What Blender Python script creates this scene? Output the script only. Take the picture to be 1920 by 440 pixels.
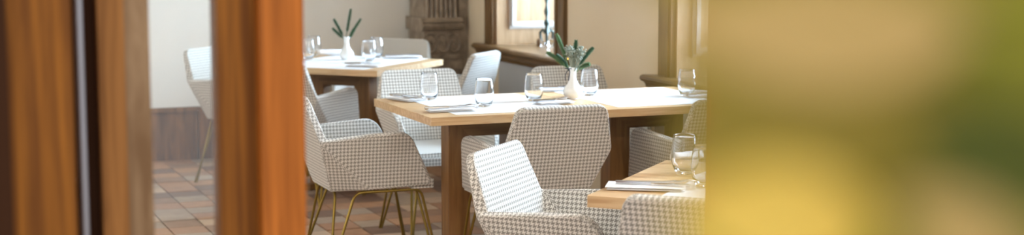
import bpy, bmesh, math, random
from mathutils import Vector, Matrix
random.seed(7)
for o in list(bpy.data.objects): bpy.data.objects.remove(o)
SC = bpy.context.scene
COL = SC.collection
R = math.radians

# ------------------------------------------------------------------ camera
F_PX, PITCH, CAM_Z = 2900.0, R(6.79), 1.5
cd = bpy.data.cameras.new('camera'); cam = bpy.data.objects.new('camera', cd); COL.objects.link(cam)
cam.location = (0, 0, CAM_Z); cam.rotation_euler = (math.pi/2 - PITCH, 0, 0)
cd.sensor_width = 36; cd.lens = F_PX/1920*36; cd.clip_start = 0.02; cd.clip_end = 60
cd.dof.use_dof = True; cd.dof.focus_distance = 5.5; cd.dof.aperture_fstop = 2.6
SC.camera = cam

# room axes: u runs along the back wall (0 = window wall), v along the window wall
YAW = R(22.0); O_ROOM = Vector((0.911, 7.605, 0))
def room(u, v, z=0):
    return O_ROOM + Vector((math.cos(YAW)*u - math.sin(YAW)*v, math.sin(YAW)*u + math.cos(YAW)*v, z))
V_BACK, V_FRONT, U_LEFT, H_CEIL = 3.6, -3.97, -6.0, 2.9
NICHES = ((1.70, 2.71), (-0.73, 0.218), (-3.2, -2.27))
NICHE_D, SILL_Z, NICHE_TOP = 0.60, 0.775, 2.35

# ------------------------------------------------------------------ light
w = bpy.data.worlds.new('sky'); SC.world = w; w.use_nodes = True
bg = w.node_tree.nodes['Background']; bg.inputs[0].default_value = (0.86, 0.93, 1.0, 1); bg.inputs[1].default_value = 0.76
for (v0, v1), power in zip(NICHES, (165, 140, 56)):
    ld = bpy.data.lights.new('window_daylight', 'AREA'); ld.shape = 'RECTANGLE'
    ld.size = v1 - v0 + .3; ld.size_y = NICHE_TOP - SILL_Z + .3; ld.energy = power; ld.color = (0.58, 0.79, 1.0); ld.spread = R(165 if v1 > 2 else 150 if v1 > 0 else 112)
    lo = bpy.data.objects.new('window_daylight', ld); COL.objects.link(lo)
    lo.location = room(NICHE_D + .10, (v0+v1)/2, (SILL_Z+NICHE_TOP)/2 + .1)
    d = room(-1, 0, 0) - room(0, 0, 0)
    lo.rotation_euler = (d + Vector((0, 0, -.15 if v1 > 2 else -.35 if v1 > 0 else -.65))).to_track_quat('-Z', 'Y').to_euler()
SC.view_settings.view_transform = 'Standard'; SC.view_settings.look = 'None'
SC.view_settings.gamma = 1; SC.view_settings.use_curve_mapping = False
SC.view_settings.exposure = 1.3
FILL_STRENGTH = 31.0  # glow of the added fill globes

# ------------------------------------------------------------------ helpers
def on(px, py, z):
    """world point at height z seen at photo position px, py"""
    x = (px-960)/F_PX; y = (220-py)/F_PX
    d = Vector((x, math.cos(PITCH) + y*math.sin(PITCH), -math.sin(PITCH) + y*math.cos(PITCH)))
    t = (z - CAM_Z)/d.z
    return Vector((0, 0, CAM_Z)) + d*t
def at(px, py, dist):
    x = (px-960)/F_PX; y = (220-py)/F_PX
    d = Vector((x, math.cos(PITCH) + y*math.sin(PITCH), -math.sin(PITCH) + y*math.cos(PITCH)))
    return Vector((0, 0, CAM_Z)) + d*dist
def proj(p):
    q = Vector(p) - Vector((0, 0, CAM_Z))
    dep = q.y*math.cos(PITCH) - q.z*math.sin(PITCH); up = q.y*math.sin(PITCH) + q.z*math.cos(PITCH)
    return 960 + F_PX*q.x/dep, 220 - F_PX*up/dep
def srgb(r, g, b):
    f = lambda c: c/12.92 if c <= .04045 else ((c+.055)/1.055)**2.4
    return (f(r/255), f(g/255), f(b/255), 1)
def tag(o, label=None, cat=None, group=None, kind=None):
    if label: o['label'] = label
    if cat: o['category'] = cat
    if group: o['group'] = group
    if kind: o['kind'] = kind
    return o
def empty(name, loc=(0, 0, 0), rz=0):
    o = bpy.data.objects.new(name, None); COL.objects.link(o); o.empty_display_size = .05
    o.location = loc; o.rotation_euler = (0, 0, rz); return o
def link(name, me, mat, parent=None, loc=None, rz=None):
    o = bpy.data.objects.new(name, me); COL.objects.link(o)
    if mat is not None and not me.materials: me.materials.append(mat)
    if parent is not None: o.parent = parent
    if loc is not None: o.location = loc
    if rz is not None: o.rotation_euler = (0, 0, rz)
    return o
def obj(name, bm, mat, parent=None, loc=None, rz=None, smooth=False, bevel=0, seg=2):
    if bevel:
        es = [e for e in bm.edges if len(e.link_faces) == 2 and e.calc_face_angle(0) > .5]
        bmesh.ops.bevel(bm, geom=es, offset=bevel, segments=seg, affect='EDGES', profile=.5)
    bmesh.ops.recalc_face_normals(bm, faces=bm.faces)
    me = bpy.data.meshes.new(name)
    if smooth:
        for f in bm.faces: f.smooth = True
        for e in bm.edges:
            if len(e.link_faces) == 2 and e.calc_face_angle(0) > R(40): e.smooth = False
    bm.to_mesh(me); bm.free()
    return link(name, me, mat, parent, loc, rz)
def copy_tree(o, parent=None):
    c = o.copy(); COL.objects.link(c); c.parent = parent
    for ch in o.children: copy_tree(ch, c)
    return c
def bx(bm, x0, x1, y0, y1, z0, z1):
    v = [bm.verts.new((x, y, z)) for z in (z0, z1) for (x, y) in ((x0, y0), (x1, y0), (x1, y1), (x0, y1))]
    for q in ((3, 2, 1, 0), (4, 5, 6, 7), (0, 1, 5, 4), (1, 2, 6, 5), (2, 3, 7, 6), (3, 0, 4, 7)):
        bm.faces.new([v[i] for i in q])
    return bm
def box(*a): return bx(bmesh.new(), *a)
def lathe(bm, prof, seg=28, c=(0, 0, 0)):
    rings = []
    for (r, z) in prof:
        if r < 1e-5: rings.append([bm.verts.new((c[0], c[1], c[2]+z))])
        else: rings.append([bm.verts.new((c[0]+r*math.cos(2*math.pi*i/seg), c[1]+r*math.sin(2*math.pi*i/seg), c[2]+z)) for i in range(seg)])
    for a, b in zip(rings, rings[1:]):
        for i in range(seg):
            j = (i+1) % seg
            if len(a) == 1 and len(b) == 1: continue
            if len(a) == 1: bm.faces.new((a[0], b[j], b[i]))
            elif len(b) == 1: bm.faces.new((a[i], a[j], b[0]))
            else: bm.faces.new((a[i], a[j], b[j], b[i]))
    return bm
def tube(bm, pts, rad, seg=8, caps=True):
    pts = [Vector(p) for p in pts]; n = len(pts)
    rads = rad if isinstance(rad, (list, tuple)) else [rad]*n
    rings = []; prev = None
    for i, p in enumerate(pts):
        t = (pts[min(i+1, n-1)] - pts[max(i-1, 0)]).normalized()
        if prev is None: a = t.cross(Vector((0, 0, 1)) if abs(t.z) < .9 else Vector((1, 0, 0))).normalized()
        else: a = (prev - t*prev.dot(t)).normalized()
        prev = a; b = t.cross(a)
        rings.append([bm.verts.new(p + (a*math.cos(2*math.pi*k/seg) + b*math.sin(2*math.pi*k/seg))*rads[i]) for k in range(seg)])
    for r0, r1 in zip(rings, rings[1:]):
        for k in range(seg):
            j = (k+1) % seg; bm.faces.new((r0[k], r0[j], r1[j], r1[k]))
    if caps: bm.faces.new(rings[0][::-1]); bm.faces.new(rings[-1])
    return bm
def rounded(pts, r, n=4):
    pts = [Vector(p) for p in pts]; out = [pts[0]]
    for a, b, c in zip(pts, pts[1:], pts[2:]):
        p0 = b + (a-b).normalized()*min(r, (a-b).length*.45); p1 = b + (c-b).normalized()*min(r, (c-b).length*.45)
        for k in range(n+1):
            t = k/n; out.append(p0*(1-t)**2 + b*2*t*(1-t) + p1*t*t)
    out.append(pts[-1]); return out
def prism(bm, prof, x0, x1, axis='x'):
    """extrude a closed (y,z) profile along x"""
    a = [bm.verts.new((x0, y, z)) for y, z in prof]; b = [bm.verts.new((x1, y, z)) for y, z in prof]
    n = len(prof)
    for i in range(n): bm.faces.new((a[i], a[(i+1) % n], b[(i+1) % n], b[i]))
    bm.faces.new(a[::-1]); bm.faces.new(b); return bm

# ------------------------------------------------------------------ materials
def mat_new(name):
    m = bpy.data.materials.new(name); m.use_nodes = True
    nt = m.node_tree; return m, nt, nt.nodes['Principled BSDF']
def plain(name, col, rough=.5, metal=0, noise=0, nscale=20, bump=0, spec=.5):
    m, nt, p = mat_new(name)
    p.inputs['Base Color'].default_value = col; p.inputs['Roughness'].default_value = rough
    p.inputs['Metallic'].default_value = metal; p.inputs['Specular IOR Level'].default_value = spec
    if noise or bump:
        tc = nt.nodes.new('ShaderNodeTexCoord'); n = nt.nodes.new('ShaderNodeTexNoise')
        n.inputs['Scale'].default_value = nscale; n.inputs['Detail'].default_value = 5
        nt.links.new(tc.outputs['Object'], n.inputs['Vector'])
        if noise:
            mx = nt.nodes.new('ShaderNodeMix'); mx.data_type = 'RGBA'
            mx.inputs[6].default_value = tuple(c*(1-noise) for c in col[:3]) + (1,)
            mx.inputs[7].default_value = tuple(min(1, c*(1+noise)) for c in col[:3]) + (1,)
            nt.links.new(n.outputs['Fac'], mx.inputs[0]); nt.links.new(mx.outputs[2], p.inputs['Base Color'])
        if bump:
            b = nt.nodes.new('ShaderNodeBump'); b.inputs['Strength'].default_value = bump; b.inputs['Distance'].default_value = .02
            nt.links.new(n.outputs['Fac'], b.inputs['Height']); nt.links.new(b.outputs[0], p.inputs['Normal'])
    return m
def wood(name, c0, c1, stretch=(1, 14, 14), rough=.45, scale=3.0, bump=.15, contrast=(.35, .68), spec=.5):
    m, nt, p = mat_new(name); N = nt.nodes.new; L = nt.links.new
    tc = N('ShaderNodeTexCoord'); mp = N('ShaderNodeMapping'); mp.inputs['Scale'].default_value = stretch
    oi = N('ShaderNodeObjectInfo'); ad = N('ShaderNodeVectorMath'); ad.operation = 'ADD'
    L(tc.outputs['Object'], ad.inputs[0]); L(oi.outputs['Random'], ad.inputs[1]); L(ad.outputs[0], mp.inputs[0])
    n = N('ShaderNodeTexNoise'); n.inputs['Scale'].default_value = scale; n.inputs['Detail'].default_value = 8
    n.inputs['Distortion'].default_value = .7; L(mp.outputs[0], n.inputs['Vector'])
    r = N('ShaderNodeValToRGB'); r.color_ramp.elements[0].position = contrast[0]; r.color_ramp.elements[1].position = contrast[1]
    r.color_ramp.elements[0].color = c1; r.color_ramp.elements[1].color = c0
    L(n.outputs['Fac'], r.inputs[0]); L(r.outputs[0], p.inputs['Base Color'])
    p.inputs['Roughness'].default_value = rough; p.inputs['Specular IOR Level'].default_value = spec
    if bump:
        b = N('ShaderNodeBump'); b.inputs['Strength'].default_value = bump; b.inputs['Distance'].default_value = .004
        L(n.outputs['Fac'], b.inputs['Height']); L(b.outputs[0], p.inputs['Normal'])
    return m
def houndstooth(name, dark, light, thread):
    """a real 2/2 twill of four dark, four light threads"""
    m, nt, p = mat_new(name); N = nt.nodes.new; L = nt.links.new
    uv = N('ShaderNodeUVMap'); uv.uv_map = 'UVMap'; sp = N('ShaderNodeSeparateXYZ'); L(uv.outputs[0], sp.inputs[0])
    def M(op, a, b=None):
        n = N('ShaderNodeMath'); n.operation = op
        for i, x in enumerate((a, b)):
            if x is None: continue
            if isinstance(x, (int, float)): n.inputs[i].default_value = x
            else: L(x, n.inputs[i])
        return n.outputs[0]
    i = M('FLOOR', M('DIVIDE', sp.outputs[0], thread)); j = M('FLOOR', M('DIVIDE', sp.outputs[1], thread))
    wd = M('LESS_THAN', M('FLOORED_MODULO', i, 8.0), 3.5); fd = M('LESS_THAN', M('FLOORED_MODULO', j, 8.0), 3.5)
    tw = M('LESS_THAN', M('FLOORED_MODULO', M('SUBTRACT', i, j), 4.0), 1.5)
    dk = M('ADD', M('MULTIPLY', wd, tw), M('MULTIPLY', fd, M('SUBTRACT', 1.0, tw)))
    mx = N('ShaderNodeMix'); mx.data_type = 'RGBA'; mx.inputs[6].default_value = light; mx.inputs[7].default_value = dark
    L(dk, mx.inputs[0]); L(mx.outputs[2], p.inputs['Base Color'])
    p.inputs['Roughness'].default_value = .85; p.inputs['Sheen Weight'].default_value = .25; p.inputs['Specular IOR Level'].default_value = .25
    tc = N('ShaderNodeTexCoord'); n = N('ShaderNodeTexNoise'); n.inputs['Scale'].default_value = 350
    L(tc.outputs['Object'], n.inputs['Vector']); b = N('ShaderNodeBump'); b.inputs['Strength'].default_value = .25; b.inputs['Distance'].default_value = .002
    L(n.outputs['Fac'], b.inputs['Height']); L(b.outputs[0], p.inputs['Normal'])
    return m
def thin_glass(name, tint=(1, 1, 1, 1), rough=0.0, haze=0):
    m, nt, p = mat_new(name); N = nt.nodes.new; L = nt.links.new; nt.nodes.remove(p)
    out = nt.nodes['Material Output']; t = N('ShaderNodeBsdfTransparent'); t.inputs[0].default_value = tint
    g = N('ShaderNodeBsdfGlossy'); g.inputs['Roughness'].default_value = rough
    fr = N('ShaderNodeFresnel'); fr.inputs[0].default_value = 1.45; mx = N('ShaderNodeMixShader')
    L(fr.outputs[0], mx.inputs[0]); L(t.outputs[0], mx.inputs[1]); L(g.outputs[0], mx.inputs[2])
    last = mx.outputs[0]
    if haze:  # slight smudge plus a whitish reflection, painted in as pale diffuse patches
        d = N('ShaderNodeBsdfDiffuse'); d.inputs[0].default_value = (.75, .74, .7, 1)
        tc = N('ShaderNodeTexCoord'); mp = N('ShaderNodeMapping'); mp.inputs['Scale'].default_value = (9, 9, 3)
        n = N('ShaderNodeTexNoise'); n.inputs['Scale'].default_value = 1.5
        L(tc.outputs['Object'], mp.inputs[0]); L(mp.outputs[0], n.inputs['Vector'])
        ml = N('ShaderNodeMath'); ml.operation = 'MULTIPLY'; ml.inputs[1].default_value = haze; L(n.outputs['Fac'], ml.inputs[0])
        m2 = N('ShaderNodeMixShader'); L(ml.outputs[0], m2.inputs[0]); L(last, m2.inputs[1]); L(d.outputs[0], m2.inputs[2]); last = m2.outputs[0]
    L(last, out.inputs[0]); return m
def leaf_mat(name, col, dark, trans=.35):
    m, nt, p = mat_new(name); N = nt.nodes.new; L = nt.links.new
    uv = N('ShaderNodeTexCoord'); n = N('ShaderNodeTexNoise'); n.inputs['Scale'].default_value = 40; L(uv.outputs['Object'], n.inputs['Vector'])
    mx = N('ShaderNodeMix'); mx.data_type = 'RGBA'; mx.inputs[6].default_value = dark; mx.inputs[7].default_value = col
    L(n.outputs['Fac'], mx.inputs[0]); L(mx.outputs[2], p.inputs['Base Color']); p.inputs['Roughness'].default_value = .45
    tr = N('ShaderNodeBsdfTranslucent'); L(mx.outputs[2], tr.inputs[0]); ms = N('ShaderNodeMixShader'); ms.inputs[0].default_value = trans
    L(p.outputs[0], ms.inputs[1]); L(tr.outputs[0], ms.inputs[2]); L(ms.outputs[0], nt.nodes['Material Output'].inputs[0])
    return m

M_PLASTER = plain('plaster', srgb(224, 218, 208), .85, noise=.05, nscale=2.5, bump=.35)
M_TAN = plain('tan_plaster', srgb(216, 196, 166), .85, noise=.05, nscale=2.5, bump=.35)
M_CEIL = plain('ceiling_paint', srgb(232, 224, 210), .9)
M_GREYPANEL = plain('grey_paint', srgb(172, 170, 168), .6, noise=.04, nscale=6)
M_CREAMWOOD = wood('cream_panel_wood', srgb(172, 140, 106), srgb(150, 118, 84), (8, 8, 1), .45, 3, .05)
M_OAKDARK = wood('dark_oak', srgb(124, 92, 52), srgb(84, 60, 30), (14, 14, 1.2), .4)
M_SILL = wood('sill_oak', srgb(128, 98, 62), srgb(92, 66, 36), (14, 1.2, 14), .28)
M_OAK = wood('table_oak', srgb(208, 176, 134), srgb(182, 144, 100), (1.3, 16, 16), .38)
M_OAKLEG = wood('leg_oak', srgb(150, 108, 60), srgb(118, 80, 40), (14, 14, 1.2), .45)
M_OAKRAIL = wood('rail_oak', srgb(150, 108, 60), srgb(118, 80, 40), (1.2, 14, 14), .45)
M_DOORWOOD = wood('door_wood', srgb(186, 104, 36), srgb(140, 74, 20), (16, 16, .6), .5, 3, spec=.15)
M_DOORBROWN = wood('brown_door_wood', srgb(150, 90, 26), srgb(104, 58, 14), (16, 16, .6), .55, 3, spec=.15)
M_DOORWOOD2 = wood('worn_door_wood', srgb(164, 108, 54), srgb(114, 70, 30), (16, 16, .9), .55, 3, spec=.15)
M_STONEWOOD = wood('grey_worn_wood', srgb(158, 126, 92), srgb(118, 86, 56), (10, 10, 1.6), .6, 3, spec=.15)
M_DOORDARK = plain('dark_rebate', srgb(56, 30, 12), .7, spec=.1)
M_DADO = wood('dado_wood', srgb(138, 92, 52), srgb(94, 60, 32), (8, 8, 1.2), .5, 3, spec=.3)
M_STEEL = plain('grey_metal', srgb(150, 146, 148), .4, .8)
M_CUTLERY = plain('cutlery_steel', srgb(200, 202, 206), .18, 1.0)
M_BRASS = plain('brass', srgb(132, 108, 46), .38, .75)
M_FABRIC = houndstooth('houndstooth_fabric', srgb(140, 134, 125), srgb(222, 217, 209), .0020)
M_LINEN = plain('white_linen', srgb(240, 238, 238), .8, noise=.02, nscale=40, bump=.1)
M_PAPER = plain('white_paper', srgb(238, 239, 242), .35)
M_CERAMIC = plain('white_ceramic', srgb(236, 236, 234), .15)
M_GLASS, _nt, _p = mat_new('clear_glass')
_p.inputs['Transmission Weight'].default_value = 1; _p.inputs['Roughness'].default_value = 0; _p.inputs['IOR'].default_value = 1.46
_p.inputs['Base Color'].default_value = (.98, .99, 1, 1)
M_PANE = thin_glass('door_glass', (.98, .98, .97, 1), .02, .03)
M_WPANE = thin_glass('window_glass')
M_FIR = plain('fir_green', srgb(74, 108, 78), .6, noise=.3, nscale=60)
M_FIRLIGHT = plain('fir_green_light', srgb(112, 140, 98), .6, noise=.3, nscale=60)
M_TWIG = plain('silver_twig', srgb(138, 144, 128), .7, noise=.2, nscale=80)
M_BROWNTWIG = plain('brown_twig', srgb(110, 84, 60), .7)
M_RIBBON = plain('navy_ribbon', srgb(40, 48, 72), .5)
M_STOVE = wood('stove_ceramic', srgb(158, 140, 120), srgb(108, 92, 76), (7, 7, 5), .38, 2, .3)
M_BRONZE = plain('green_bronze', srgb(50, 62, 56), .45, .3, noise=.3, nscale=30)

# ------------------------------------------------------------------ setting
def rstruct(name, bm, mat, label=None, cat=None, parent=None, bevel=0):
    o = obj(name, bm, mat, parent, bevel=bevel)
    if parent is None:
        o.location = O_ROOM; o.rotation_euler = (0, 0, YAW); tag(o, label, cat, kind='structure')
    return o
# window wall with deep niches
bm = bmesh.new(); edges = sorted([V_FRONT] + [e for n in NICHES for e in n] + [V_BACK])
for a, b in zip(edges[0::2], edges[1::2]): bx(bm, 0, NICHE_D, a, b, 0, H_CEIL)
for v0, v1 in NICHES:
    bx(bm, 0, NICHE_D, v0, v1, 0, SILL_Z-.045); bx(bm, 0, NICHE_D, v0, v1, NICHE_TOP, H_CEIL)
rstruct('wall_right', bm, M_TAN, 'tan plaster wall with deep panelled window niches', 'wall')
rstruct('wall_back', box(U_LEFT, NICHE_D, V_BACK, V_BACK+.25, 0, H_CEIL), M_PLASTER, 'pale plaster wall at the far end of the room', 'wall')
rstruct('wall_left', box(U_LEFT-.25, U_LEFT, V_FRONT-.3, V_BACK+.25, 0, H_CEIL), M_PLASTER, 'plaster side wall beyond the far chair', 'wall')
rstruct('ceiling', box(U_LEFT-.25, NICHE_D, V_FRONT-.1, V_BACK+.25, H_CEIL, H_CEIL+.1), M_CEIL, 'plain pale ceiling above the dining tables', 'ceiling')
bm = box(U_LEFT, -3.75, V_FRONT-.10, V_FRONT+.10, 0, H_CEIL); bx(bm, -2.02, 0, V_FRONT-.10, V_FRONT+.10, 0, H_CEIL)
bx(bm, -3.75, -2.02, V_FRONT-.10, V_FRONT+.10, 2.32, H_CEIL)
rstruct('wall_front', bm, M_PLASTER, 'dividing wall around the wooden doorway nearest the camera', 'wall')
# low wooden dado of the far wall
bb = tag(empty('baseboard_back', O_ROOM, YAW), 'low brown wooden plinth along the pale far wall', 'baseboard', kind='structure')
x = U_LEFT
while x < -.5:
    x1 = min(x+.6, -.40)
    obj('panel', box(x+.004, x1-.004, V_BACK-.030, V_BACK, 0, .325), M_DADO, bb, bevel=.004); x += .6
obj('cap', box(U_LEFT, -.40, V_BACK-.05, V_BACK, .325, .352), M_DADO, bb, bevel=.006)

# windows in the niches
def niche(i, v0, v1, label):
    t = tag(empty('window_%d' % i, O_ROOM, YAW), label, 'window', kind='structure')
    # casing on the wall face
    for a, b in ((v1, v1+.14), (v0-.135, v0)):
        c = obj('casing', box(-.028, .01, a, b, SILL_Z, NICHE_TOP+.14), M_OAKDARK, t, bevel=.005)
        obj('casing_bead', box(-.036, -.02, a+.02 if a == v1 else b-.045, a+.045 if a == v1 else b-.02, SILL_Z, NICHE_TOP), M_OAKDARK, c, bevel=.004)
    obj('head_casing', box(-.028, .01, v0, v1, NICHE_TOP, NICHE_TOP+.14), M_OAKDARK, t, bevel=.005)
    # sill board with moulded nose
    s = bmesh.new(); prof = [(NICHE_D-.08, SILL_Z), (-.075, SILL_Z), (-.092, SILL_Z-.008), (-.095, SILL_Z-.02), (-.085, SILL_Z-.032),
         (-.07, SILL_Z-.038), (-.06, SILL_Z-.05), (-.058, SILL_Z-.064), (-.04, SILL_Z-.072), (-.03, SILL_Z-.095), (0.0, SILL_Z-.1), (0.0, SILL_Z-.045), (NICHE_D-.08, SILL_Z-.045)]
    a = [s.verts.new((x, v0-.19, z)) for x, z in prof]; b = [s.verts.new((x, v1+.22, z)) for x, z in prof]
    for v in a+b:
        if v.co.x > -.001: v.co.y = min(max(v.co.y, v0), v1) if v.co.x > .001 else v.co.y
    n = len(prof)
    for k in range(n): s.faces.new((a[k], a[(k+1) % n], b[(k+1) % n], b[k]))
    s.faces.new(a[::-1]); s.faces.new(b)
    obj('sill', s, M_SILL, t)
    # niche lining: panelled jambs and soffit
    D = NICHE_D-.08
    for side, vv in ((1, v1), (-1, v0)):
        j = obj('jamb_panel', box(0.0, D, vv-.015 if side > 0 else vv, vv if side > 0 else vv+.015, SILL_Z, NICHE_TOP), M_CREAMWOOD, t)
        y0 = vv-.015 if side > 0 else vv+.015
        m = bmesh.new()
        for off, dep, wd in ((0, .012, .014), (.014, .026, .02), (.034, .010, .012)):
            ya, yb = (y0-dep, y0) if side > 0 else (y0, y0+dep)
            u0, u1, z0, z1 = .085+off, D-.02-off, .878+off, 2.1-off
            bx(m, u0, u1, ya, yb, z0, z0+wd); bx(m, u0, u1, ya, yb, z1-wd, z1)
            bx(m, u0, u0+wd, ya, yb, z0+wd, z1-wd); bx(m, u1-wd, u1, ya, yb, z0+wd, z1-wd)
        obj('jamb_moulding', m, M_MOULD, j)
    obj('soffit', box(0, D, v0, v1, NICHE_TOP-.015, NICHE_TOP), M_CREAMWOOD, t)
    # glazed sash at the outer face
    f = bmesh.new(); u0, u1 = D, D+.06
    bx(f, u0, u1, v0, v0+.06, SILL_Z, NICHE_TOP); bx(f, u0, u1, v1-.06, v1, SILL_Z, NICHE_TOP)
    bx(f, u0, u1, v0+.06, v1-.06, SILL_Z, SILL_Z+.07); bx(f, u0, u1, v0+.06, v1-.06, NICHE_TOP-.06, NICHE_TOP)
    obj('window_frame', f, M_PAINTWHITE, t)
    vm = (v0+v1)/2
    obj('mullion', box(u0, u1, vm-.03, vm+.03, SILL_Z+.07, NICHE_TOP-.06), M_PAINTWHITE, t)
    zc = SILL_Z+1.05
    for a, b in ((v0+.06, vm-.03), (vm+.03, v1-.06)):
        obj('glazing_bar', box(u0+.01, u1-.01, a, b, zc-.015, zc+.015), M_PAINTWHITE, t)
        for z0, z1 in ((SILL_Z+.07, zc-.015), (zc+.015, NICHE_TOP-.06)):
            obj('pane', box(u0+.028, u0+.032, a, b, z0, z1), M_WPANE, t)
    # painted apron under the sill
    obj('apron_panel', box(-.006, .0, v0, v1-.06, .12, SILL_Z-.1), M_GREYPANEL, t, bevel=.002)
    return t
M_MOULD = plain('pale_moulding', srgb(180, 172, 164), .35)
M_PAINTWHITE = plain('white_painted_moulding', srgb(238, 236, 234), .4)
niche(1, *NICHES[0], 'oak-framed window niche with a candlestick on its sill')
niche(2, *NICHES[1], 'oak-framed window niche behind the right end of long table')
niche(3, *NICHES[2], 'window niche nearest the doorway, hidden by the right-hand post')

# floor of individual tiles
TS = .185
fl = rstruct('floor', box(U_LEFT-.25, NICHE_D, -9.5, V_BACK+.25, -.06, -.014), plain('mortar', srgb(120, 108, 98), .8), 'floor of worn terracotta, brown and grey tiles', 'floor')
TCOL = [srgb(176, 132, 98), srgb(152, 118, 94), srgb(170, 148, 128), srgb(192, 164, 138), srgb(126, 98, 82), srgb(168, 126, 96), srgb(164, 142, 122)]
TM = [plain('tile_%d' % i, c, .5, noise=.25, nscale=14, bump=.15) for i, c in enumerate(TCOL)]
tmesh = []
for m in TM:
    o = obj('tile', box(-TS/2+.004, TS/2-.004, -TS/2+.004, TS/2-.004, -.014, 0), m, fl, bevel=.003, seg=1); tmesh.append(o.data)
    bpy.data.objects.remove(o)
cells = []
nu = int((NICHE_D-U_LEFT)/TS)+1
for i in range(nu):
    for j in range(int((V_BACK+9.4)/TS)+1):
        u, v = -TS*(i+.5)+.0, V_BACK-TS*(j+.5)+ (TS/2 if i % 2 else 0)*0
        if v < -9.4: continue
        if u < U_LEFT: continue
        px, py = proj(room(u, v, 0)) if room(u, v, 0).y > .5 else (-1, 9999)
        vis = 240 < py < 470 and (265 < px < 420 or 560 < px < 1010)
        cells.append((not vis, -py if vis else 0, u, v))
cells.sort()
rest = bmesh.new()
restm = []
for n, (nv, _, u, v) in enumerate(cells):
    k = random.randrange(len(TM)); dz = random.uniform(-.002, .0015)
    if not nv and n < 300:
        o = link('tile', tmesh[k], None, fl, (u, v, dz), random.choice((0, 1, 2, 3))*math.pi/2 + random.uniform(-.012, .012))
    else:
        n0 = len(rest.faces); bx(rest, u-TS/2+.004, u+TS/2-.004, v-TS/2+.004, v+TS/2-.004, -.014, dz)
        restm += [k]*6
rest.faces.ensure_lookup_table()
for f, k in zip(rest.faces, restm): f.material_index = k
me = bpy.data.meshes.new('tile_field'); rest.to_mesh(me); rest.free()
for m in TM: me.materials.append(m)
tag(link('tile_field', me, None, fl), kind='stuff')

# doorway: post, glazed side leaf, right-hand post
VD = V_FRONT
def uat(px, v, z=1.35):
    lo, hi = -5.0, 0.0
    for _ in range(40):
        m = (lo+hi)/2
        if proj(room(m, v, z))[0] < px: lo = m
        else: hi = m
    return lo
t = tag(empty('trim_1', O_ROOM, YAW), 'orange-brown wooden door post at the left edge, with a grey rod', 'door post', kind='structure')
up_ = uat(133, VD-.16)
obj('post', box(-3.75, up_, VD-.16, VD+.12, 0, 2.32), M_DOORBROWN, t, bevel=.012)
obj('edge_bead', box(-3.75, uat(10, VD-.175), VD-.185, VD-.15, 0, 2.32), M_DOORDARK, t, bevel=.006)
obj('rebate', box(up_-.02, uat(182, VD-.02), VD-.02, VD+.10, 0, 2.32), M_DOORDARK, t)
ur = uat(147, VD-.07)
obj('rod', tube(bmesh.new(), [(ur, VD-.07, 0), (ur, VD-.07, 2.32)], .0075, 12), M_STEEL, t, smooth=True)
for z in (.45, 1.05, 1.75):
    obj('rod_bracket', box(ur-.006, ur+.006, VD-.065, VD-.02, z, z+.03), M_STEEL, t, bevel=.002)
obj('head', box(-3.75, -2.02, VD-.12, VD+.12, 2.20, 2.32), M_DOORWOOD, t, bevel=.01)
t = tag(empty('door_1', O_ROOM, YAW), 'orange-brown wooden door leaf with a narrow glass pane', 'door', kind='structure')
a0, a1, a2, a3, a4, a5 = uat(182, VD-.05), uat(232, VD-.05), uat(279, VD-.035), uat(406, VD-.04), uat(486, VD-.075), uat(569, VD-.075)
obj('stile', box(a0, a1, VD-.05, VD+.02, .02, 2.19), M_DOORWOOD2, t, bevel=.010)
obj('glazing_bead', box(a1, a2, VD-.035, VD+.005, .02, 2.19), M_STONEWOOD, t, bevel=.010)
obj('stile', box(a3, a4+.01, VD-.04, VD+.02, .02, 2.19), M_DOORBROWN, t, bevel=.006)
obj('meeting_stile', box(a4, a5, VD-.075, VD+.02, .02, 2.19), M_DOORWOOD, t, bevel=.014, seg=3)
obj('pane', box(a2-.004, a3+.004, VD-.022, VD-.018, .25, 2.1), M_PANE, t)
obj('bottom_rail', box(a2, a3, VD-.032, VD+.01, .02, .25), M_DOORWOOD, t, bevel=.006)
obj('top_rail', box(a2, a3, VD-.032, VD+.01, 2.1, 2.19), M_DOORWOOD, t, bevel=.006)
t = tag(empty('trim_2', O_ROOM, YAW), 'broad wooden door post behind the blurred yellow-green leaves', 'door post', kind='structure')
b0 = uat(1325, VD+.02)
obj('post', box(b0, b0+.10, VD-.066, VD+.02, 0, 2.2), M_DOORWOOD, t, bevel=.005)
obj('board', box(b0+.10, -1.2, VD-.13, VD-.10, 0, 2.32), M_DOORWOOD, t, bevel=.006)
obj('board', box(b0+.10, -2.02, VD-.10, VD+.02, 0, 2.2), M_DOORWOOD, t, bevel=.006)

# carved brown stove in the corner
st = tag(empty('tile_stove', O_ROOM, YAW), 'carved brown tile stove with fluted pilasters in the far corner', 'stove')
obj('base', box(-.355, -.004, 3.16, V_BACK-.055, 0, .16), M_STOVE, st, bevel=.012)
obj('lower_body', box(-.33, -.07, 3.20, V_BACK-.055, .16, .60), M_STOVE, st, bevel=.008)
obj('side_body', box(-.07, -.004, 3.235, V_BACK-.055, .16, 1.9), M_STOVE, st, bevel=.008)
obj('waist_moulding', box(-.34, -.06, 3.185, V_BACK-.055, .58, .64), M_STOVE, st, bevel=.015)
fr = obj('frieze', box(-.325, -.075, 3.215, V_BACK-.055, .64, .84), M_STOVE, st, bevel=.006)
for k in range(3):          # scrolled relief
    m = bmesh.new(); c = -.28+k*.083
    pts = [(c + (.012+.0032*q)*math.cos(q*.55)*1.0, 3.21, .745 + (.012+.0045*q)*math.sin(q*.55)) for q in range(18)]
    tube(m, pts, [.012-.0003*q for q in range(18)], 6); obj('relief_scroll', m, M_STOVE, fr, smooth=True)
obj('relief_border', box(-.325, -.075, 3.198, 3.216, .655, .68), M_STOVE, fr, bevel=.006)
m = bmesh.new()
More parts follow.
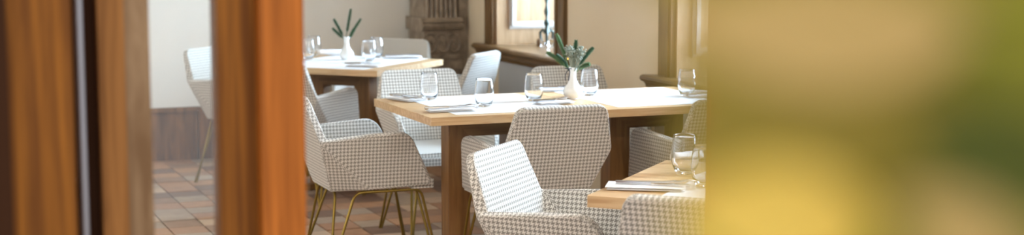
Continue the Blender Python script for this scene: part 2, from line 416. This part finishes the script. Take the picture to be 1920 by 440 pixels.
prism(m, [(3.215, .84), (3.175, .855), (3.165, .875), (3.185, .89), (3.172, .905), (3.20, .93), (V_BACK-.055, .93), (V_BACK-.055, .84)], -.347, -.055)
obj('cornice', m, M_STOVE, st)
ub = obj('upper_body', box(-.318, -.083, 3.225, V_BACK-.055, .93, 1.8), M_STOVE, st)
for k in range(7):
    c = -.302 + k*.0338
    m = lathe(bmesh.new(), [(0, .93), (.017, .93), (.017, .95), (.012, .96), (.012, 1.04), (.0135, 1.05), (.012, 1.06), (.0115, 1.30), (.017, 1.33), (.017, 1.36), (0, 1.36)], 10, (c, 3.218, 0))
    obj('fluted_pilaster', m, M_STOVE, ub, smooth=True)
obj('top_cornice', box(-.34, -.06, 3.18, V_BACK-.055, 1.8, 1.9), M_STOVE, st, bevel=.02)

# added fill light: invented opal globe lamps on unseen walls
def fill_lamp(u, v, du, dv, lab):
    c = room(u, v, 0); t = tag(empty('fill_lamp', (c.x, c.y, 0), YAW), lab, 'lamp', 'added fill lamps')
    z = 1.75; m = bmesh.new(); bx(m, -.05 if dv else 0, .05 if dv else .02*du, 0 if dv else -.05, .02*dv if dv else .05, z-.08, z+.08)
    obj('backplate', m, M_BRASS, t)
    obj('arm', tube(bmesh.new(), rounded([(0, 0, z), (du*.14, dv*.14, z), (du*.14, dv*.14, z+.06)], .04), .008, 8), M_BRASS, t, smooth=True)
    obj('globe', lathe(bmesh.new(), [(.12*math.sin(math.pi*i/16) if 0 < i < 16 else 0, z+.17-.12*math.cos(math.pi*i/16)) for i in range(17)], 28, (du*.14, dv*.14, 0)), M_FILLGLOW, t, smooth=True)
M_FILLGLOW, _nt, _p = mat_new('fill_globe_glow'); _p.inputs['Emission Color'].default_value = (1.0, .965, .915, 1); _p.inputs['Emission Strength'].default_value = FILL_STRENGTH
fill_lamp(-4.7, V_FRONT+.10, 0, 1, 'added opal fill lamp on the inside of the doorway wall, far left')
fill_lamp(-1.15, V_FRONT+.10, 0, 1, 'added opal fill lamp inside the doorway wall, behind the right post')
fill_lamp(U_LEFT, -1.4, 1, 0, 'added opal fill lamp on the left wall nearer the doorway')
fill_lamp(U_LEFT, 1.4, 1, 0, 'added opal fill lamp on the left wall nearer the back')

# ------------------------------------------------------------------ tables
TH, TT = .75, .034
def frame_bar(prof, y0, y1):
    bm = bmesh.new(); a = [bm.verts.new((x, y0, z)) for x, z in prof]; b = [bm.verts.new((x, y1, z)) for x, z in prof]
    for i in range(4): bm.faces.new((a[i], a[(i+1) % 4], b[(i+1) % 4], b[i]))
    bm.faces.new(a[::-1]); bm.faces.new(b); return bm
def table(name, label, loc, rz, lx, ly, ins=.20, ft=.20):
    """origin at the near-left corner on the floor; x along the near edge; a mitred loop frame stands under the middle"""
    t = tag(empty(name, loc, rz), label, 'table')
    obj('tabletop', box(0, lx, 0, ly, TH-TT, TH), M_OAK, t, bevel=.003)
    x0, x1, w_, zt, zb = ins, lx-ins, .098, TH-TT, .035; y0, y1 = ly/2-.05, ly/2+.05
    obj('leg', frame_bar([(x0, zb), (x0+w_, zb+.05), (x0+w_, zt-w_), (x0, zt)], y0, y1), M_OAKLEG, t, bevel=.002)
    obj('leg', frame_bar([(x1-w_, zb+.05), (x1, zb), (x1, zt), (x1-w_, zt-w_)], y0, y1), M_OAKLEG, t, bevel=.002)
    obj('top_rail', frame_bar([(x0, zt), (x0+w_, zt-w_), (x1-w_, zt-w_), (x1, zt)], y0, y1), M_OAKRAIL, t, bevel=.002)
    obj('floor_rail', frame_bar([(x0, zb), (x1, zb), (x1-w_, zb+.05), (x0+w_, zb+.05)], y0, y1), M_OAKRAIL, t, bevel=.002)
    for x in (x0, x1-.045):
        obj('foot', box(x, x+.045, ly/2-ft, ly/2+ft, 0, zb), M_OAKLEG, t, bevel=.004)
    return t
T1 = on(808.7, 221, TH); T1.z = 0
L1 = .775
table('dining_table', 'oak table in the middle, left half of the long pair with two settings', T1, YAW, L1, .80)
T2 = T1 + Vector((math.cos(YAW), math.sin(YAW), 0))*(L1+.004)
table('dining_table', 'oak table against the window wall, right half of the long pair', T2, YAW, .775, .80)
SK = R(-23)
TF = on(1101, 366, TH); TF.z = 0
table('dining_table', 'oak table corner nearest the camera, lower right of the photo', TF, SK, .775, .76)
TBc = on(707, 132.5, TH); TBc.z = 0
TB = TBc + Vector((-math.cos(SK), -math.sin(SK), 0))*.90
table('dining_table', 'small oak table at the back carrying a vase with a dark fir sprig', TB, SK, .90, .84, .25, .13)

# paper mats
def mat_paper(label, org, rz, x0, x1, y0, y1, group=None):
    o = obj('placemat', box(x0, x1, y0, y1, TH+.0005, TH+.0016), M_PAPER, None, (org.x, org.y, 0), rz)
    tag(o, label, 'placemat', group)
mat_paper('white paper runner under the settings on the left half of long table', T1, YAW, .13, .68, .06, .765)
mat_paper('white paper runner on the long table next to the window niche', T2, YAW, .10, .68, .06, .765)
mat_paper('white paper runner on the table nearest the camera', TF, SK, .20, .66, .02, .72)
mat_paper('white paper runner on the small back table', TB, SK, .16, .80, .02, .84)

# ------------------------------------------------------------------ chairs
def uv_by_normal(me):
    uvl = me.uv_layers.get('UVMap') or me.uv_layers.new(name='UVMap')
    for p in me.polygons:
        n = p.normal
        if abs(n.z) > .93: a, b = Vector((1, 0, 0)), Vector((0, 1, 0))
        else:
            a = Vector((0, 0, 1)).cross(n).normalized(); b = n.cross(a)
        for li in p.loop_indices:
            c = me.vertices[me.loops[li].vertex_index].co
            uvl.data[li].uv = (c.dot(a)+3, c.dot(b)+3)
def bake(o):
    bpy.context.view_layer.update()
    dg = bpy.context.evaluated_depsgraph_get()
    me = bpy.data.meshes.new_from_object(o.evaluated_get(dg)); old = o.data
    o.modifiers.clear(); o.data = me; bpy.data.meshes.remove(old)
    uv_by_normal(me); return o
def make_chair():
    t = empty('armchair')
    bm = bmesh.new()
    half = dict(p0=(.232, .288, .400), p1=(.280, .174, .648), j=(.246, -.224, .615), p3=(.222, 0.0, .392), p4=(.148, -.150, .383), t=(.196, -.285, .797))
    V = {}
    for k, c in half.items():
        V[k] = bm.verts.new(c); V[k+'m'] = bm.verts.new((-c[0], c[1], c[2]))
    f = lambda *n: bm.faces.new([V[q] for q in n])
    f('p3', 'p0', 'p1', 'j'); f('p0m', 'p3m', 'jm', 'p1m')
    f('p4', 'p3', 'j'); f('p3m', 'p4m', 'jm')
    f('p4m', 'p4', 'j', 'jm'); f('jm', 'j', 't', 'tm')
    f('p0', 'p3', 'p4', 'p4m', 'p3m', 'p0m')
    bmesh.ops.recalc_face_normals(bm, faces=bm.faces)
    bm.verts.ensure_lookup_table()
    bmesh.ops.bevel(bm, geom=[V['p1'], V['p1m']], offset=.055, segments=5, affect='VERTICES', profile=.5)
    tv = [v for v in bm.verts if v.co.z > .79]
    bmesh.ops.bevel(bm, geom=tv, offset=.032, segments=4, affect='VERTICES', profile=.5)
    # outward normals on an open tub: check the back face
    for fc in bm.faces:
        if fc.normal.y < -.5 and fc.calc_center_median().y < -.15: break
    else:
        bmesh.ops.reverse_faces(bm, faces=bm.faces)
    me = bpy.data.meshes.new('shell'); bm.to_mesh(me); bm.free()
    for p in me.polygons: p.use_smooth = True
    sh = link('shell', me, M_FABRIC, t)
    s = sh.modifiers.new('s', 'SOLIDIFY'); s.thickness = .032; s.offset = -1; s.use_even_offset = True
    b = sh.modifiers.new('b', 'BEVEL'); b.width = .011; b.segments = 3; b.limit_method = 'ANGLE'; b.angle_limit = R(10); b.harden_normals = True
    bake(sh)
    # seat cushion
    bm = bmesh.new()
    lo = [(-.195, .285), (.195, .285), (.190, .0), (.118, -.13), (-.118, -.13), (-.190, .0)]
    a = [bm.verts.new((x, y, .405)) for x, y in lo]; bb = [bm.verts.new((x*.99, y, .455 if y < .2 else .445)) for x, y in lo]
    n = len(lo)
    for i in range(n): bm.faces.new((a[i], a[(i+1) % n], bb[(i+1) % n], bb[i]))
    bm.faces.new(a[::-1]); bm.faces.new(bb)
    c = obj('seat_cushion', bm, M_FABRIC, t, bevel=.018, seg=3, smooth=True); uv_by_normal(c.data)
    bm = bmesh.new(); bx(bm, -.215, .215, .20, .302, .386, .424)
    c = obj('seat_front', bm, M_FABRIC, t, bevel=.017, seg=3, smooth=True); uv_by_normal(c.data)
    # four brass hairpin legs
    r, zr = .0062, .381
    for sx in (-1, 1):
        for sy in (-1, 1):
            foot = (sx*.236, .325 if sy > 0 else -.19, .006)
            m = bmesh.new()
            ymid = .09; sidey = .245 if sy > 0 else -.055
            tube(m, rounded([(sx*.205, ymid, zr), (sx*.205, sidey, zr), foot], .035), r, 8)
            yr = .235 if sy > 0 else -.125
            foot2 = (foot[0]-sx*.006, foot[1]-sy*.010, foot[2])
            tube(m, rounded([(0, yr, zr), (sx*(.165 if sy > 0 else .135), yr, zr), foot2], .035), r, 8)
            obj('leg', m, M_BRASS, t, smooth=True)
    return t
proto = make_chair()
CHAIRS = [  # x, y, rotz, label
 ((-.706, 6.836), YAW-R(90), 'houndstooth armchair at the left end of the long table, beside the orange door post'),
 ((.186, 4.95), SK-R(90), 'houndstooth armchair with bright white inner back, nearest the camera, beside the front table'),
 ((.104, 6.482), YAW, 'houndstooth armchair seen from behind, tucked under the middle of the long table'),
 ((.850, 6.773), YAW, 'houndstooth armchair under the long table, half hidden by the yellow-green post'),
 ((-.386, 7.70), YAW+R(180), 'bright houndstooth armchair behind the long table, facing us, left of the two'),
 ((.387, 7.93), YAW+R(180), 'houndstooth armchair behind the long table, directly behind the vase with silvery twigs'),
 ((-.40, 9.18), SK+R(90), 'armchair turned to the back table, just below the candlestick niche'),
 ((-.837, 10.02), SK+R(180), 'armchair with white rim behind the back table, beside the brown stove'),
 ((-1.65, 9.38), SK-R(90), 'white-backed armchair by the pale wall, seen through the door glass'),
 ((-1.19, 8.58), SK, 'armchair with pale side panel on the near side of the back table'),
 ((.59, 4.28), SK, 'armchair back cut by the bottom edge, in front of the nearest table'),
]
for i, ((x, y), rz, lab) in enumerate(CHAIRS):
    o = proto if i == 0 else copy_tree(proto)
    o.location = (x, y, 0); o.rotation_euler = (0, 0, rz)
    tag(o, lab, 'chair', 'houndstooth armchairs with brass legs')

# ------------------------------------------------------------------ tableware
ZT = TH + .0018
def glass_mesh():
    bm = bmesh.new()
    prof = [(0, 0), (.022, 0), (.0255, .003), (.030, .012), (.0365, .030), (.0395, .050), (.0395, .066), (.0375, .090), (.0345, .112), (.0332, .1225), (.0328, .1235),
            (.0322, .1225), (.0335, .112), (.0365, .090), (.0384, .066), (.0384, .050), (.0352, .031), (.028, .016), (.018, .0115), (0, .0105)]
    lathe(bm, prof, 36); bmesh.ops.recalc_face_normals(bm, faces=bm.faces)
    me = bpy.data.meshes.new('tumbler')
    for f in bm.faces: f.smooth = True
    bm.to_mesh(me); bm.free(); me.materials.append(M_GLASS); return me
GM = glass_mesh()
for _v in GM.vertices: _v.co.x *= 1.08; _v.co.y *= 1.08
for px, py, lab in (
  (805, 187, 'clear tumbler on the long table, farthest left, before the bright chair'),
  (908, 200, 'clear tumbler on the near edge of the long table, behind the fork'),
  (1001, 189, 'clear tumbler just left of the vase on the long table'),
  (1105, 179, 'clear tumbler just right of the vase on the long table'),
  (1288, 179, 'clear tumbler at the right end of the long table by the niche'),
  (1283, 325, 'large clear tumbler on the table nearest the camera, in full view'),
  (1321, 349, 'clear tumbler nearest the camera, cut off by the yellow-green post'),
  (692, 115, 'blurred tumbler on the back table, right of the vase, nearer of two'),
  (706, 108, 'blurred tumbler on the back table, right of the vase, farther of two'),
  (577, 112, 'blurred tumbler on the back table right at the orange post'),
  (589, 105, 'blurred tumbler on the back table between the orange post and vase')):
    p = on(px, py, ZT)
    tag(link('tumbler', GM, None, None, (p.x, p.y, ZT)), lab, 'glass', 'tumblers on the tables')

def napkin_mesh(lx, ly, layers=2, seed=0):
    rnd = random.Random(seed); bm = bmesh.new(); z = 0
    for k in range(layers):
        nx, ny, th = 8, 5, .0062
        ix, iy = rnd.uniform(0, .006), rnd.uniform(0, .005)
        x0, x1, y0, y1 = -lx/2+ix, lx/2-rnd.uniform(0, .006), -ly/2+iy, ly/2-rnd.uniform(0, .005)
        g = {}
        for s in (0, 1):
            for i in range(nx+1):
                for j in range(ny+1):
                    x, y = x0+(x1-x0)*i/nx, y0+(y1-y0)*j/ny
                    lift = (.0015*k)*(.5+.5*math.sin(9*x/lx+seed))*(j/ny)
                    edge = .0024 if (i in (0, nx) or j in (0, ny)) else 0
                    g[s, i, j] = bm.verts.new((x, y, z + lift + (edge if s == 0 else th-edge)))
        for i in range(nx):
            for j in range(ny):
                bm.faces.new((g[1, i, j], g[1, i+1, j], g[1, i+1, j+1], g[1, i, j+1]))
                bm.faces.new((g[0, i, j+1], g[0, i+1, j+1], g[0, i+1, j], g[0, i, j]))
        for i in range(nx):
            bm.faces.new((g[0, i, 0], g[0, i+1, 0], g[1, i+1, 0], g[1, i, 0])); bm.faces.new((g[0, i+1, ny], g[0, i, ny], g[1, i, ny], g[1, i+1, ny]))
        for j in range(ny):
            bm.faces.new((g[0, 0, j+1], g[0, 0, j], g[1, 0, j], g[1, 0, j+1])); bm.faces.new((g[0, nx, j], g[0, nx, j+1], g[1, nx, j+1], g[1, nx, j]))
        z += th
    return bm
def fork_mesh():
    bm = bmesh.new()
    tube(bm, [(-.10, 0, .003), (-.06, 0, .004), (0, 0, .004), (.03, 0, .006)], [.0055, .004, .0026, .003], 8)
    bx(bm, .028, .052, -.0115, .0115, .004, .0065)
    for k in range(4):
        y = -.0097+k*.0065; tube(bm, [(.05, y, .0055), (.075, y, .0085), (.095, y, .0065)], [.0018, .0016, .0008], 6)
    return bm
def knife_mesh():
    bm = bmesh.new(); tube(bm, [(-.11, 0, .004), (-.07, 0, .0045), (-.005, 0, .0042)], [.0058, .0062, .004], 8)
    pr = [(-.006, -.006), (.01, -.0105), (.075, -.011), (.105, -.004), (.112, .004), (.10, .007), (-.006, .006)]
    a = [bm.verts.new((x, y, .0035)) for x, y in pr]; b = [bm.verts.new((x, y, .0052)) for x, y in pr]
    for i in range(len(pr)): bm.faces.new((a[i], a[(i+1) % len(pr)], b[(i+1) % len(pr)], b[i]))
    bm.faces.new(a[::-1]); bm.faces.new(b); return bm
def mk(bm, name, mat, smooth=True):
    o = obj(name, bm, mat, smooth=smooth); me = o.data; bpy.data.objects.remove(o); return me
FORK, KNIFE = mk(fork_mesh(), 'fork', M_CUTLERY), mk(knife_mesh(), 'knife', M_CUTLERY)
def setting(px, py, rz, lx, ly, where, seed, tools=True, fork_off=(0, .018), knife_off=(0, -.02), layers=2, tilt=.1):
    p = on(px, py, ZT+.005)
    o = obj('napkin', napkin_mesh(lx, ly, layers, seed), M_LINEN, None, (p.x, p.y, ZT), rz, smooth=True)
    tag(o, 'folded white linen napkin ' + where, 'napkin', 'folded napkins on the tables')
    if tools:
        zz = ZT + layers*.0062 + .002
        for nm, me, off, a in (('fork', FORK, fork_off, tilt), ('knife', KNIFE, knife_off, -.05)):
            c, s = math.cos(rz), math.sin(rz)
            q = link(nm, me, None, None, (p.x + c*off[0]-s*off[1], p.y + s*off[0]+c*off[1], zz), rz+a)
            tag(q, 'steel %s on the napkin %s' % (nm, where), nm, 'cutlery on napkins')
setting(762, 185, YAW+R(-74), .19, .11, 'at the far left corner of the long table', 1)
setting(846, 206, YAW+R(-4), .215, .085, 'at the near left corner of the long table', 2, fork_off=(.02, .018), knife_off=(-.01, -.022), tilt=.12)
setting(1038, 192, YAW+R(4), .17, .09, 'in front of the vase on the long table', 3)
setting(1046, 168, YAW+R(-10), .17, .09, 'behind the vase on the long table', 4)
setting(1318, 180, YAW+R(-15), .15, .085, 'at the right end of the long table', 5)
setting(1212, 350, SK+R(13), .235, .105, 'on the table nearest the camera', 6, fork_off=(.05, .02), knife_off=(.02, -.014), tilt=.22)
setting(682, 123, SK+R(8), .20, .10, 'on the near edge of the back table', 7)
setting(757, 107, SK+R(22), .22, .10, 'at the right end of the back table', 8)
# rolled napkins
def roll(px, py, rz, L, r, lab):
    bm = bmesh.new(); n = 26
    pts = [((r*.15 + r*.85*k/n)*math.cos(k*.62), (r*.15 + r*.85*k/n)*math.sin(k*.62)) for k in range(n+1)]
    rows = []
    for (y, z) in pts:
        rows.append([bm.verts.new((x*L/6-L/2, y*(1+.10*math.sin(x*2.0)), z*(1+.08*math.cos(x*1.7)) + r)) for x in range(7)])
    for a, b in zip(rows, rows[1:]):
        for i in range(6): bm.faces.new((a[i], a[i+1], b[i+1], b[i]))
    p = on(px, py, ZT)
    o = obj('rolled_napkin', bm, M_LINEN, None, (p.x, p.y, ZT+.002), rz, smooth=True)
    s = o.modifiers.new('s', 'SOLIDIFY'); s.thickness = .002
    tag(o, lab, 'napkin')
roll(1287, 303, SK+R(48), .11, .017, 'rolled white napkin seen through the large tumbler')
roll(1313, 178, YAW+R(-60), .09, .012, 'rolled white napkin leaning at the right end of the long table')
roll(619, 105, SK+R(35), .16, .02, 'rolled white napkin left of the vase on the back table')

# vases
def vase(px, py, sc, lab):
    p = on(px, py, ZT)
    prof = [(0, 0), (.022, 0), (.026, .004), (.037, .015), (.0415, .028), (.037, .045), (.023, .063), (.0145, .082), (.0125, .100), (.014, .118), (.018, .130), (.0175, .131),
            (.0125, .117), (.0105, .100), (.0120, .080), (.018, .062), (.027, .044), (.032, .03), (.02, .012), (0, .008)]
    o = obj('bud_vase', lathe(bmesh.new(), [(r*sc, z*sc) for r, z in prof], 30), M_CERAMIC, None, (p.x, p.y, ZT), 0, smooth=True)
    tag(o, lab, 'vase', 'white bud vases'); return Vector((p.x, p.y, ZT)), .13*sc
def sprig(base, tip, sag, lab, mat, nl=.021, seed=0, n=150, thick=.0022, grp='fir sprigs in vases'):
    rnd = random.Random(seed); bm = bmesh.new(); base, tip = Vector(base), Vector(tip)
    mid = (base+tip)/2 + Vector((0, 0, sag))
    P = lambda t: base*(1-t)**2 + mid*2*t*(1-t) + tip*t*t
    tube(bm, [P(k/8) - base for k in range(9)], [thick*(1-.07*k) for k in range(9)], 6)
    for k in range(n):
        t = .30 + .70*(k/n); p = P(t); d = (P(min(1, t+.02)) - P(t-.02)).normalized()
        s1 = d.cross(Vector((.3, .2, 1))).normalized(); s2 = d.cross(s1); a = k*2.399
        w = s1*math.cos(a) + s2*math.sin(a)*.75; ln = nl*rnd.uniform(.75, 1.1)*(1 - .35*max(0, t-.8)/.2)
        e = p + (w*.72 + d*.75).normalized()*ln; q = d.cross(w).normalized()*.0021
        v = [bm.verts.new(x - base) for x in (p+q, p-q, e-q*.5, e+q*.5)]; u = w*.0007
        v2 = [bm.verts.new(x - base) for x in (p+d*.0014, e)]
        bm.faces.new(v); bm.faces.new((v[0], v[3], v2[1], v2[0])); bm.faces.new((v[1], v2[0], v2[1], v[2]))
    tag(obj('fir_sprig', bm, mat, None, base), lab, 'fir sprig', grp)
vb, h = vase(1074, 185, 1.10, 'white bud vase on the long table holding fir and silver twigs')
right, up, dep = Vector((1, 0, 0)), Vector((0, 0, 1)), Vector((0, 1, 0))
top = vb + up*(h-.03)
S = 1/410
def tipof(dx, dy, dd=0): return vb + up*h + right*dx*S + up*dy*S + dep*dd
for i, (dx, dy, dd, sag, mt, lab) in enumerate((
   (-30, 60, .0, .012, M_FIRLIGHT, 'upright green fir sprig on the left of the twig bunch'),
   (-46, 27, -.02, .018, M_FIRLIGHT, 'long fir sprig reaching left over the window sill'),
   (-28, 20, .03, .012, M_FIR, 'short dark fir sprig low on the left of the vase'),
   (6, 47, .03, .006, M_FIR, 'fir sprig standing behind the silver twig bunch'),
   (36, 34, .02, .015, M_FIR, 'fir sprig pointing right above the tumbler'),
   (28, 6, -.02, .016, M_FIRLIGHT, 'pale fir sprig drooping right towards the tumbler'))):
    sprig(top + right*(.003*(i-2.5)), tipof(dx, dy, dd), sag, lab, mt, seed=i, n=300)
# silver twig bunch
rnd = random.Random(5); bm = bmesh.new()
for k in range(34):
    a = rnd.uniform(-.42, .50); b = rnd.uniform(-.4, .4); ln = rnd.uniform(.095, .135)
    d = Vector((math.sin(a)+.08, math.sin(b)*.6, 1)).normalized(); e = d*ln
    m_ = d*ln*.6 + Vector((rnd.uniform(-.006, .006), 0, 0))
    tube(bm, [(0, 0, 0), m_, e], [.0017, .0015, .0012], 5)
    for q in range(9):
        t = rnd.uniform(.55, 1); p = e*t; w = Vector((rnd.uniform(-1, 1), rnd.uniform(-1, 1), rnd.uniform(.2, 1))).normalized()*rnd.uniform(.008, .018)
        tube(bm, [p, p+w], [.0013, .0018], 4)
        bmesh.ops.create_icosphere(bm, subdivisions=1, radius=.0036, matrix=Matrix.Translation(p+w))
tag(obj('dried_twig_bunch', bm, M_TWIG, None, top + dep*-.01), 'bunch of silvery dried twigs in the vase on the long table', 'dried twigs')
bm = bmesh.new()
for sx in (-1, .25):
    tube(bm, [(0, 0, 0), (sx*.012, -.004, -.012), (sx*.014-.004, -.004, -.035), (sx*.010-.006, -.002, -.05)], .0018, 6)
tube(bm, [(.017*math.cos(k*.6), .017*math.sin(k*.6), .004) for k in range(11)], .0022, 6)
tag(obj('ribbon', bm, M_RIBBON, None, vb + up*(h-.008) + right*-.018 + dep*-.004), 'thin navy ribbon hanging from the neck of the twig vase', 'ribbon')
m, nt, p = mat_new('amber_bulb'); p.inputs['Base Color'].default_value = srgb(255, 180, 70); p.inputs['Emission Color'].default_value = srgb(255, 170, 60); p.inputs['Emission Strength'].default_value = 2
tag(obj('fairy_light', lathe(bmesh.new(), [(0, -.004), (.003, -.002), (.0036, .001), (.0025, .004), (0, .006)], 12), m, None, tipof(-10, 17, -.022), smooth=True), 'tiny amber fairy light glowing among the fir sprigs', 'light')

vb2, h2 = vase(650, 112, 1.05, 'white bud vase on the small back table holding only fir')
top2 = vb2 + up*(h2-.03); S2 = 1/325
for i, (dx, dy, dd, lab) in enumerate(((9, 52, 0, 'tall thin fir sprig in the back table vase'), (27, 33, .02, 'right-leaning fir sprig in the back table vase'),
      (-23, 33, 0, 'upper left fir sprig in the back table vase'), (-24, 16, -.03, 'lower left fir sprig in the back table vase'), (14, 14, .03, 'short fir sprig at the middle of the back table vase'))):
    sprig(top2 + right*.003*(i-2), vb2 + up*(h2+dy*S2) + right*dx*S2 + dep*dd, .004 if i == 0 else .0, lab, M_FIR, nl=.019, seed=20+i, n=240)

# candlestick and glass ornaments on the niche sill
cb = on(1025, 86, SILL_Z)
cs = tag(empty('candlestick', cb), 'dark bronze turned candlestick on the window niche sill', 'candlestick')
obj('stem', lathe(bmesh.new(), [(0, .08), (.02, .08), (.024, .095), (.012, .11), (.010, .125), (.018, .14), (.02, .155), (.010, .17), (.008, .19), (.014, .205), (.017, .225), (.010, .25), (.007, .27),
    (.012, .29), (.016, .31), (.008, .33), (.007, .40), (.015, .42), (.028, .435), (.03, .44), (.012, .445), (.012, .47), (0, .47)], 20), M_BRONZE, cs, smooth=True)
for k in range(3):
    a = k*2.094+.5; d = Vector((math.cos(a), math.sin(a), 0)); m = bmesh.new()
    tube(m, [d*.006+up*.09, d*.03+up*.105, d*.048+up*.085, d*.045+up*.05, d*.035+up*.03, d*.05+up*.010, d*.066+up*.012, d*.066+up*.022], [.008, .009, .010, .009, .008, .009, .008, .005], 8)
    obj('scroll_foot', m, M_BRONZE, cs, smooth=True)
obj('candle', lathe(bmesh.new(), [(0, .465), (.0105, .465), (.0105, .68), (.004, .685), (0, .685)], 16), plain('wax', srgb(236, 232, 220), .5), cs, smooth=True)
for k, (px, py, r, lab) in enumerate(((1034, 90, .028, 'clear glass ball in front of the foot of the candlestick'), (1018, 88, .017, 'small clear glass ball left of the candlestick foot'))):
    q = on(px, py, SILL_Z)
    n_ = 14; prof = [(r*math.sin(math.pi*i/n_), r - r*math.cos(math.pi*i/n_)) for i in range(n_+1)]
    prof[0] = (0, 0); prof[-1] = (0, 2*r)
    b_ = lathe(bmesh.new(), prof, 20); lathe(b_, [(0, 2*r-.001), (.006, 2*r), (.006, 2*r+.008), (0, 2*r+.008)], 10)
    tag(obj('glass_bauble', b_, M_GLASS, None, q, smooth=True), lab, 'ornament', 'glass balls on the sill')
q = on(1011, 87, SILL_Z)
tag(obj('cone_ornament', lathe(bmesh.new(), [(0, 0), (.012, 0), (.017, .012), (.015, .02), (.018, .026), (.014, .036), (.015, .04), (.009, .05), (0, .055)], 14), M_BROWNTWIG, None, q, smooth=True), 'little brown pine cone left of the candlestick foot', 'pine cone')

# ------------------------------------------------------------------ leafy plant right in front of the lens
LM = {'olive': leaf_mat('leaf_olive', srgb(190, 172, 76), srgb(164, 142, 44)),
      'yellow': leaf_mat('leaf_yellow', srgb(250, 224, 120), srgb(232, 200, 88)),
      'green': leaf_mat('leaf_green', srgb(112, 114, 12), srgb(84, 92, 4)),
      'cream': leaf_mat('leaf_cream', srgb(226, 196, 132), srgb(206, 176, 104)),
      'lime': leaf_mat('leaf_lime', srgb(176, 168, 40), srgb(150, 144, 22))}
TRUNK = Vector((.215, .43, 0))
pl = tag(empty('foliage_plant', TRUNK), 'tall plant whose blurred yellow and green leaves fill the right side', 'plant')
def rel(p): return Vector(p) - TRUNK
bm = lathe(bmesh.new(), [(0, 0), (.075, 0), (.085, .01), (.105, .30), (.110, .31), (.110, .33), (.098, .33), (.095, .29), (0, .29)], 28)
obj('planter', bm, plain('dark_planter', srgb(70, 66, 62), .5), pl, smooth=True)
STEMTOP = 1.62
obj('trunk', tube(bmesh.new(), [(0, 0, .28), (.006, .004, .6), (-.004, .006, 1.0), (.003, 0, 1.35), (0, 0, STEMTOP)], [.011, .010, .009, .007, .004], 10), M_BROWNTWIG, pl, smooth=True)
def leaf(px, py, dist, L, W, ang, mat, cup=.12, yaw=0, pit=0):
    """ang: direction of the tip in the picture plane, degrees from the photo's right"""
    bm = bmesh.new(); n, m = 12, 4
    c = at(px, py, dist); rows = []
    for i in range(n+1):
        t = i/n; hw = W/2*max(.02, math.sin(math.pi*min(1, t*.96+.02))**.75*(1-.25*t))
        rows.append([bm.verts.new((L*(t-.5), hw*(j/m), -cup*L*((t-.5)**2)*1.2 + .10*hw*abs(j/m))) for j in range(-m, m+1)])
    for a, b in zip(rows, rows[1:]):
        for j in range(2*m): bm.faces.new((a[j], b[j], b[j+1], a[j+1]))
    for v in bm.verts: v.co = v.co
    rot = Matrix.Rotation(-PITCH, 4, 'X') @ Matrix.Rotation(R(90), 4, 'X') @ Matrix.Rotation(R(yaw), 4, 'Y') @ Matrix.Rotation(R(pit), 4, 'X') @ Matrix.Rotation(R(ang), 4, 'Z')
    bm.transform(rot)
    r0 = Vector((-.5*L, 0, -cup*L*.3)); r0 = rot @ r0
    bmesh.ops.solidify(bm, geom=bm.faces[:], thickness=.0006)
    o = obj('leaf', bm, LM[mat], pl, rel(c), smooth=True)
    # petiole to the trunk
    a = rel(c) + r0; zt = min(STEMTOP-.02, max(.9, (c + r0).z - .05)); b = Vector((0, 0, zt))
    mm = bmesh.new(); tube(mm, [a, (a+b)/2 + Vector((0, 0, .015)), b], [.0012, .0016, .0022], 6)
    obj('petiole', mm, LM['lime'], o, smooth=True).matrix_parent_inverse = Matrix.Translation(-o.location)
LEAVES = [  # px, py, dist, length, width, tip angle, colour
 (1530, -60, .36, .090, .040, 174, 'olive'), (1530, 55, .34, .066, .030, 178, 'cream'), (1645, 190, .37, .094, .042, 184, 'olive'),
 (1455, 410, .345, .046, .030, 174, 'yellow'), (1605, 300, .40, .095, .05, 178, 'olive'), (1555, 420, .39, .082, .034, 184, 'lime'),
 (1890, 300, .34, .045, .028, 160, 'green'), (1930, 90, .37, .055, .050, 150, 'lime'), (1810, 440, .33, .032, .018, 150, 'cream'),
 (1880, 400, .43, .07, .06, 190, 'green'), (1515, 440, .43, .074, .06, 176, 'yellow'), (1490, -150, .40, .11, .06, 185, 'olive'),
 (1800, 200, .45, .13, .07, 185, 'lime'), (1530, 130, .44, .085, .05, 178, 'olive')]
for a in LEAVES: leaf(*a)
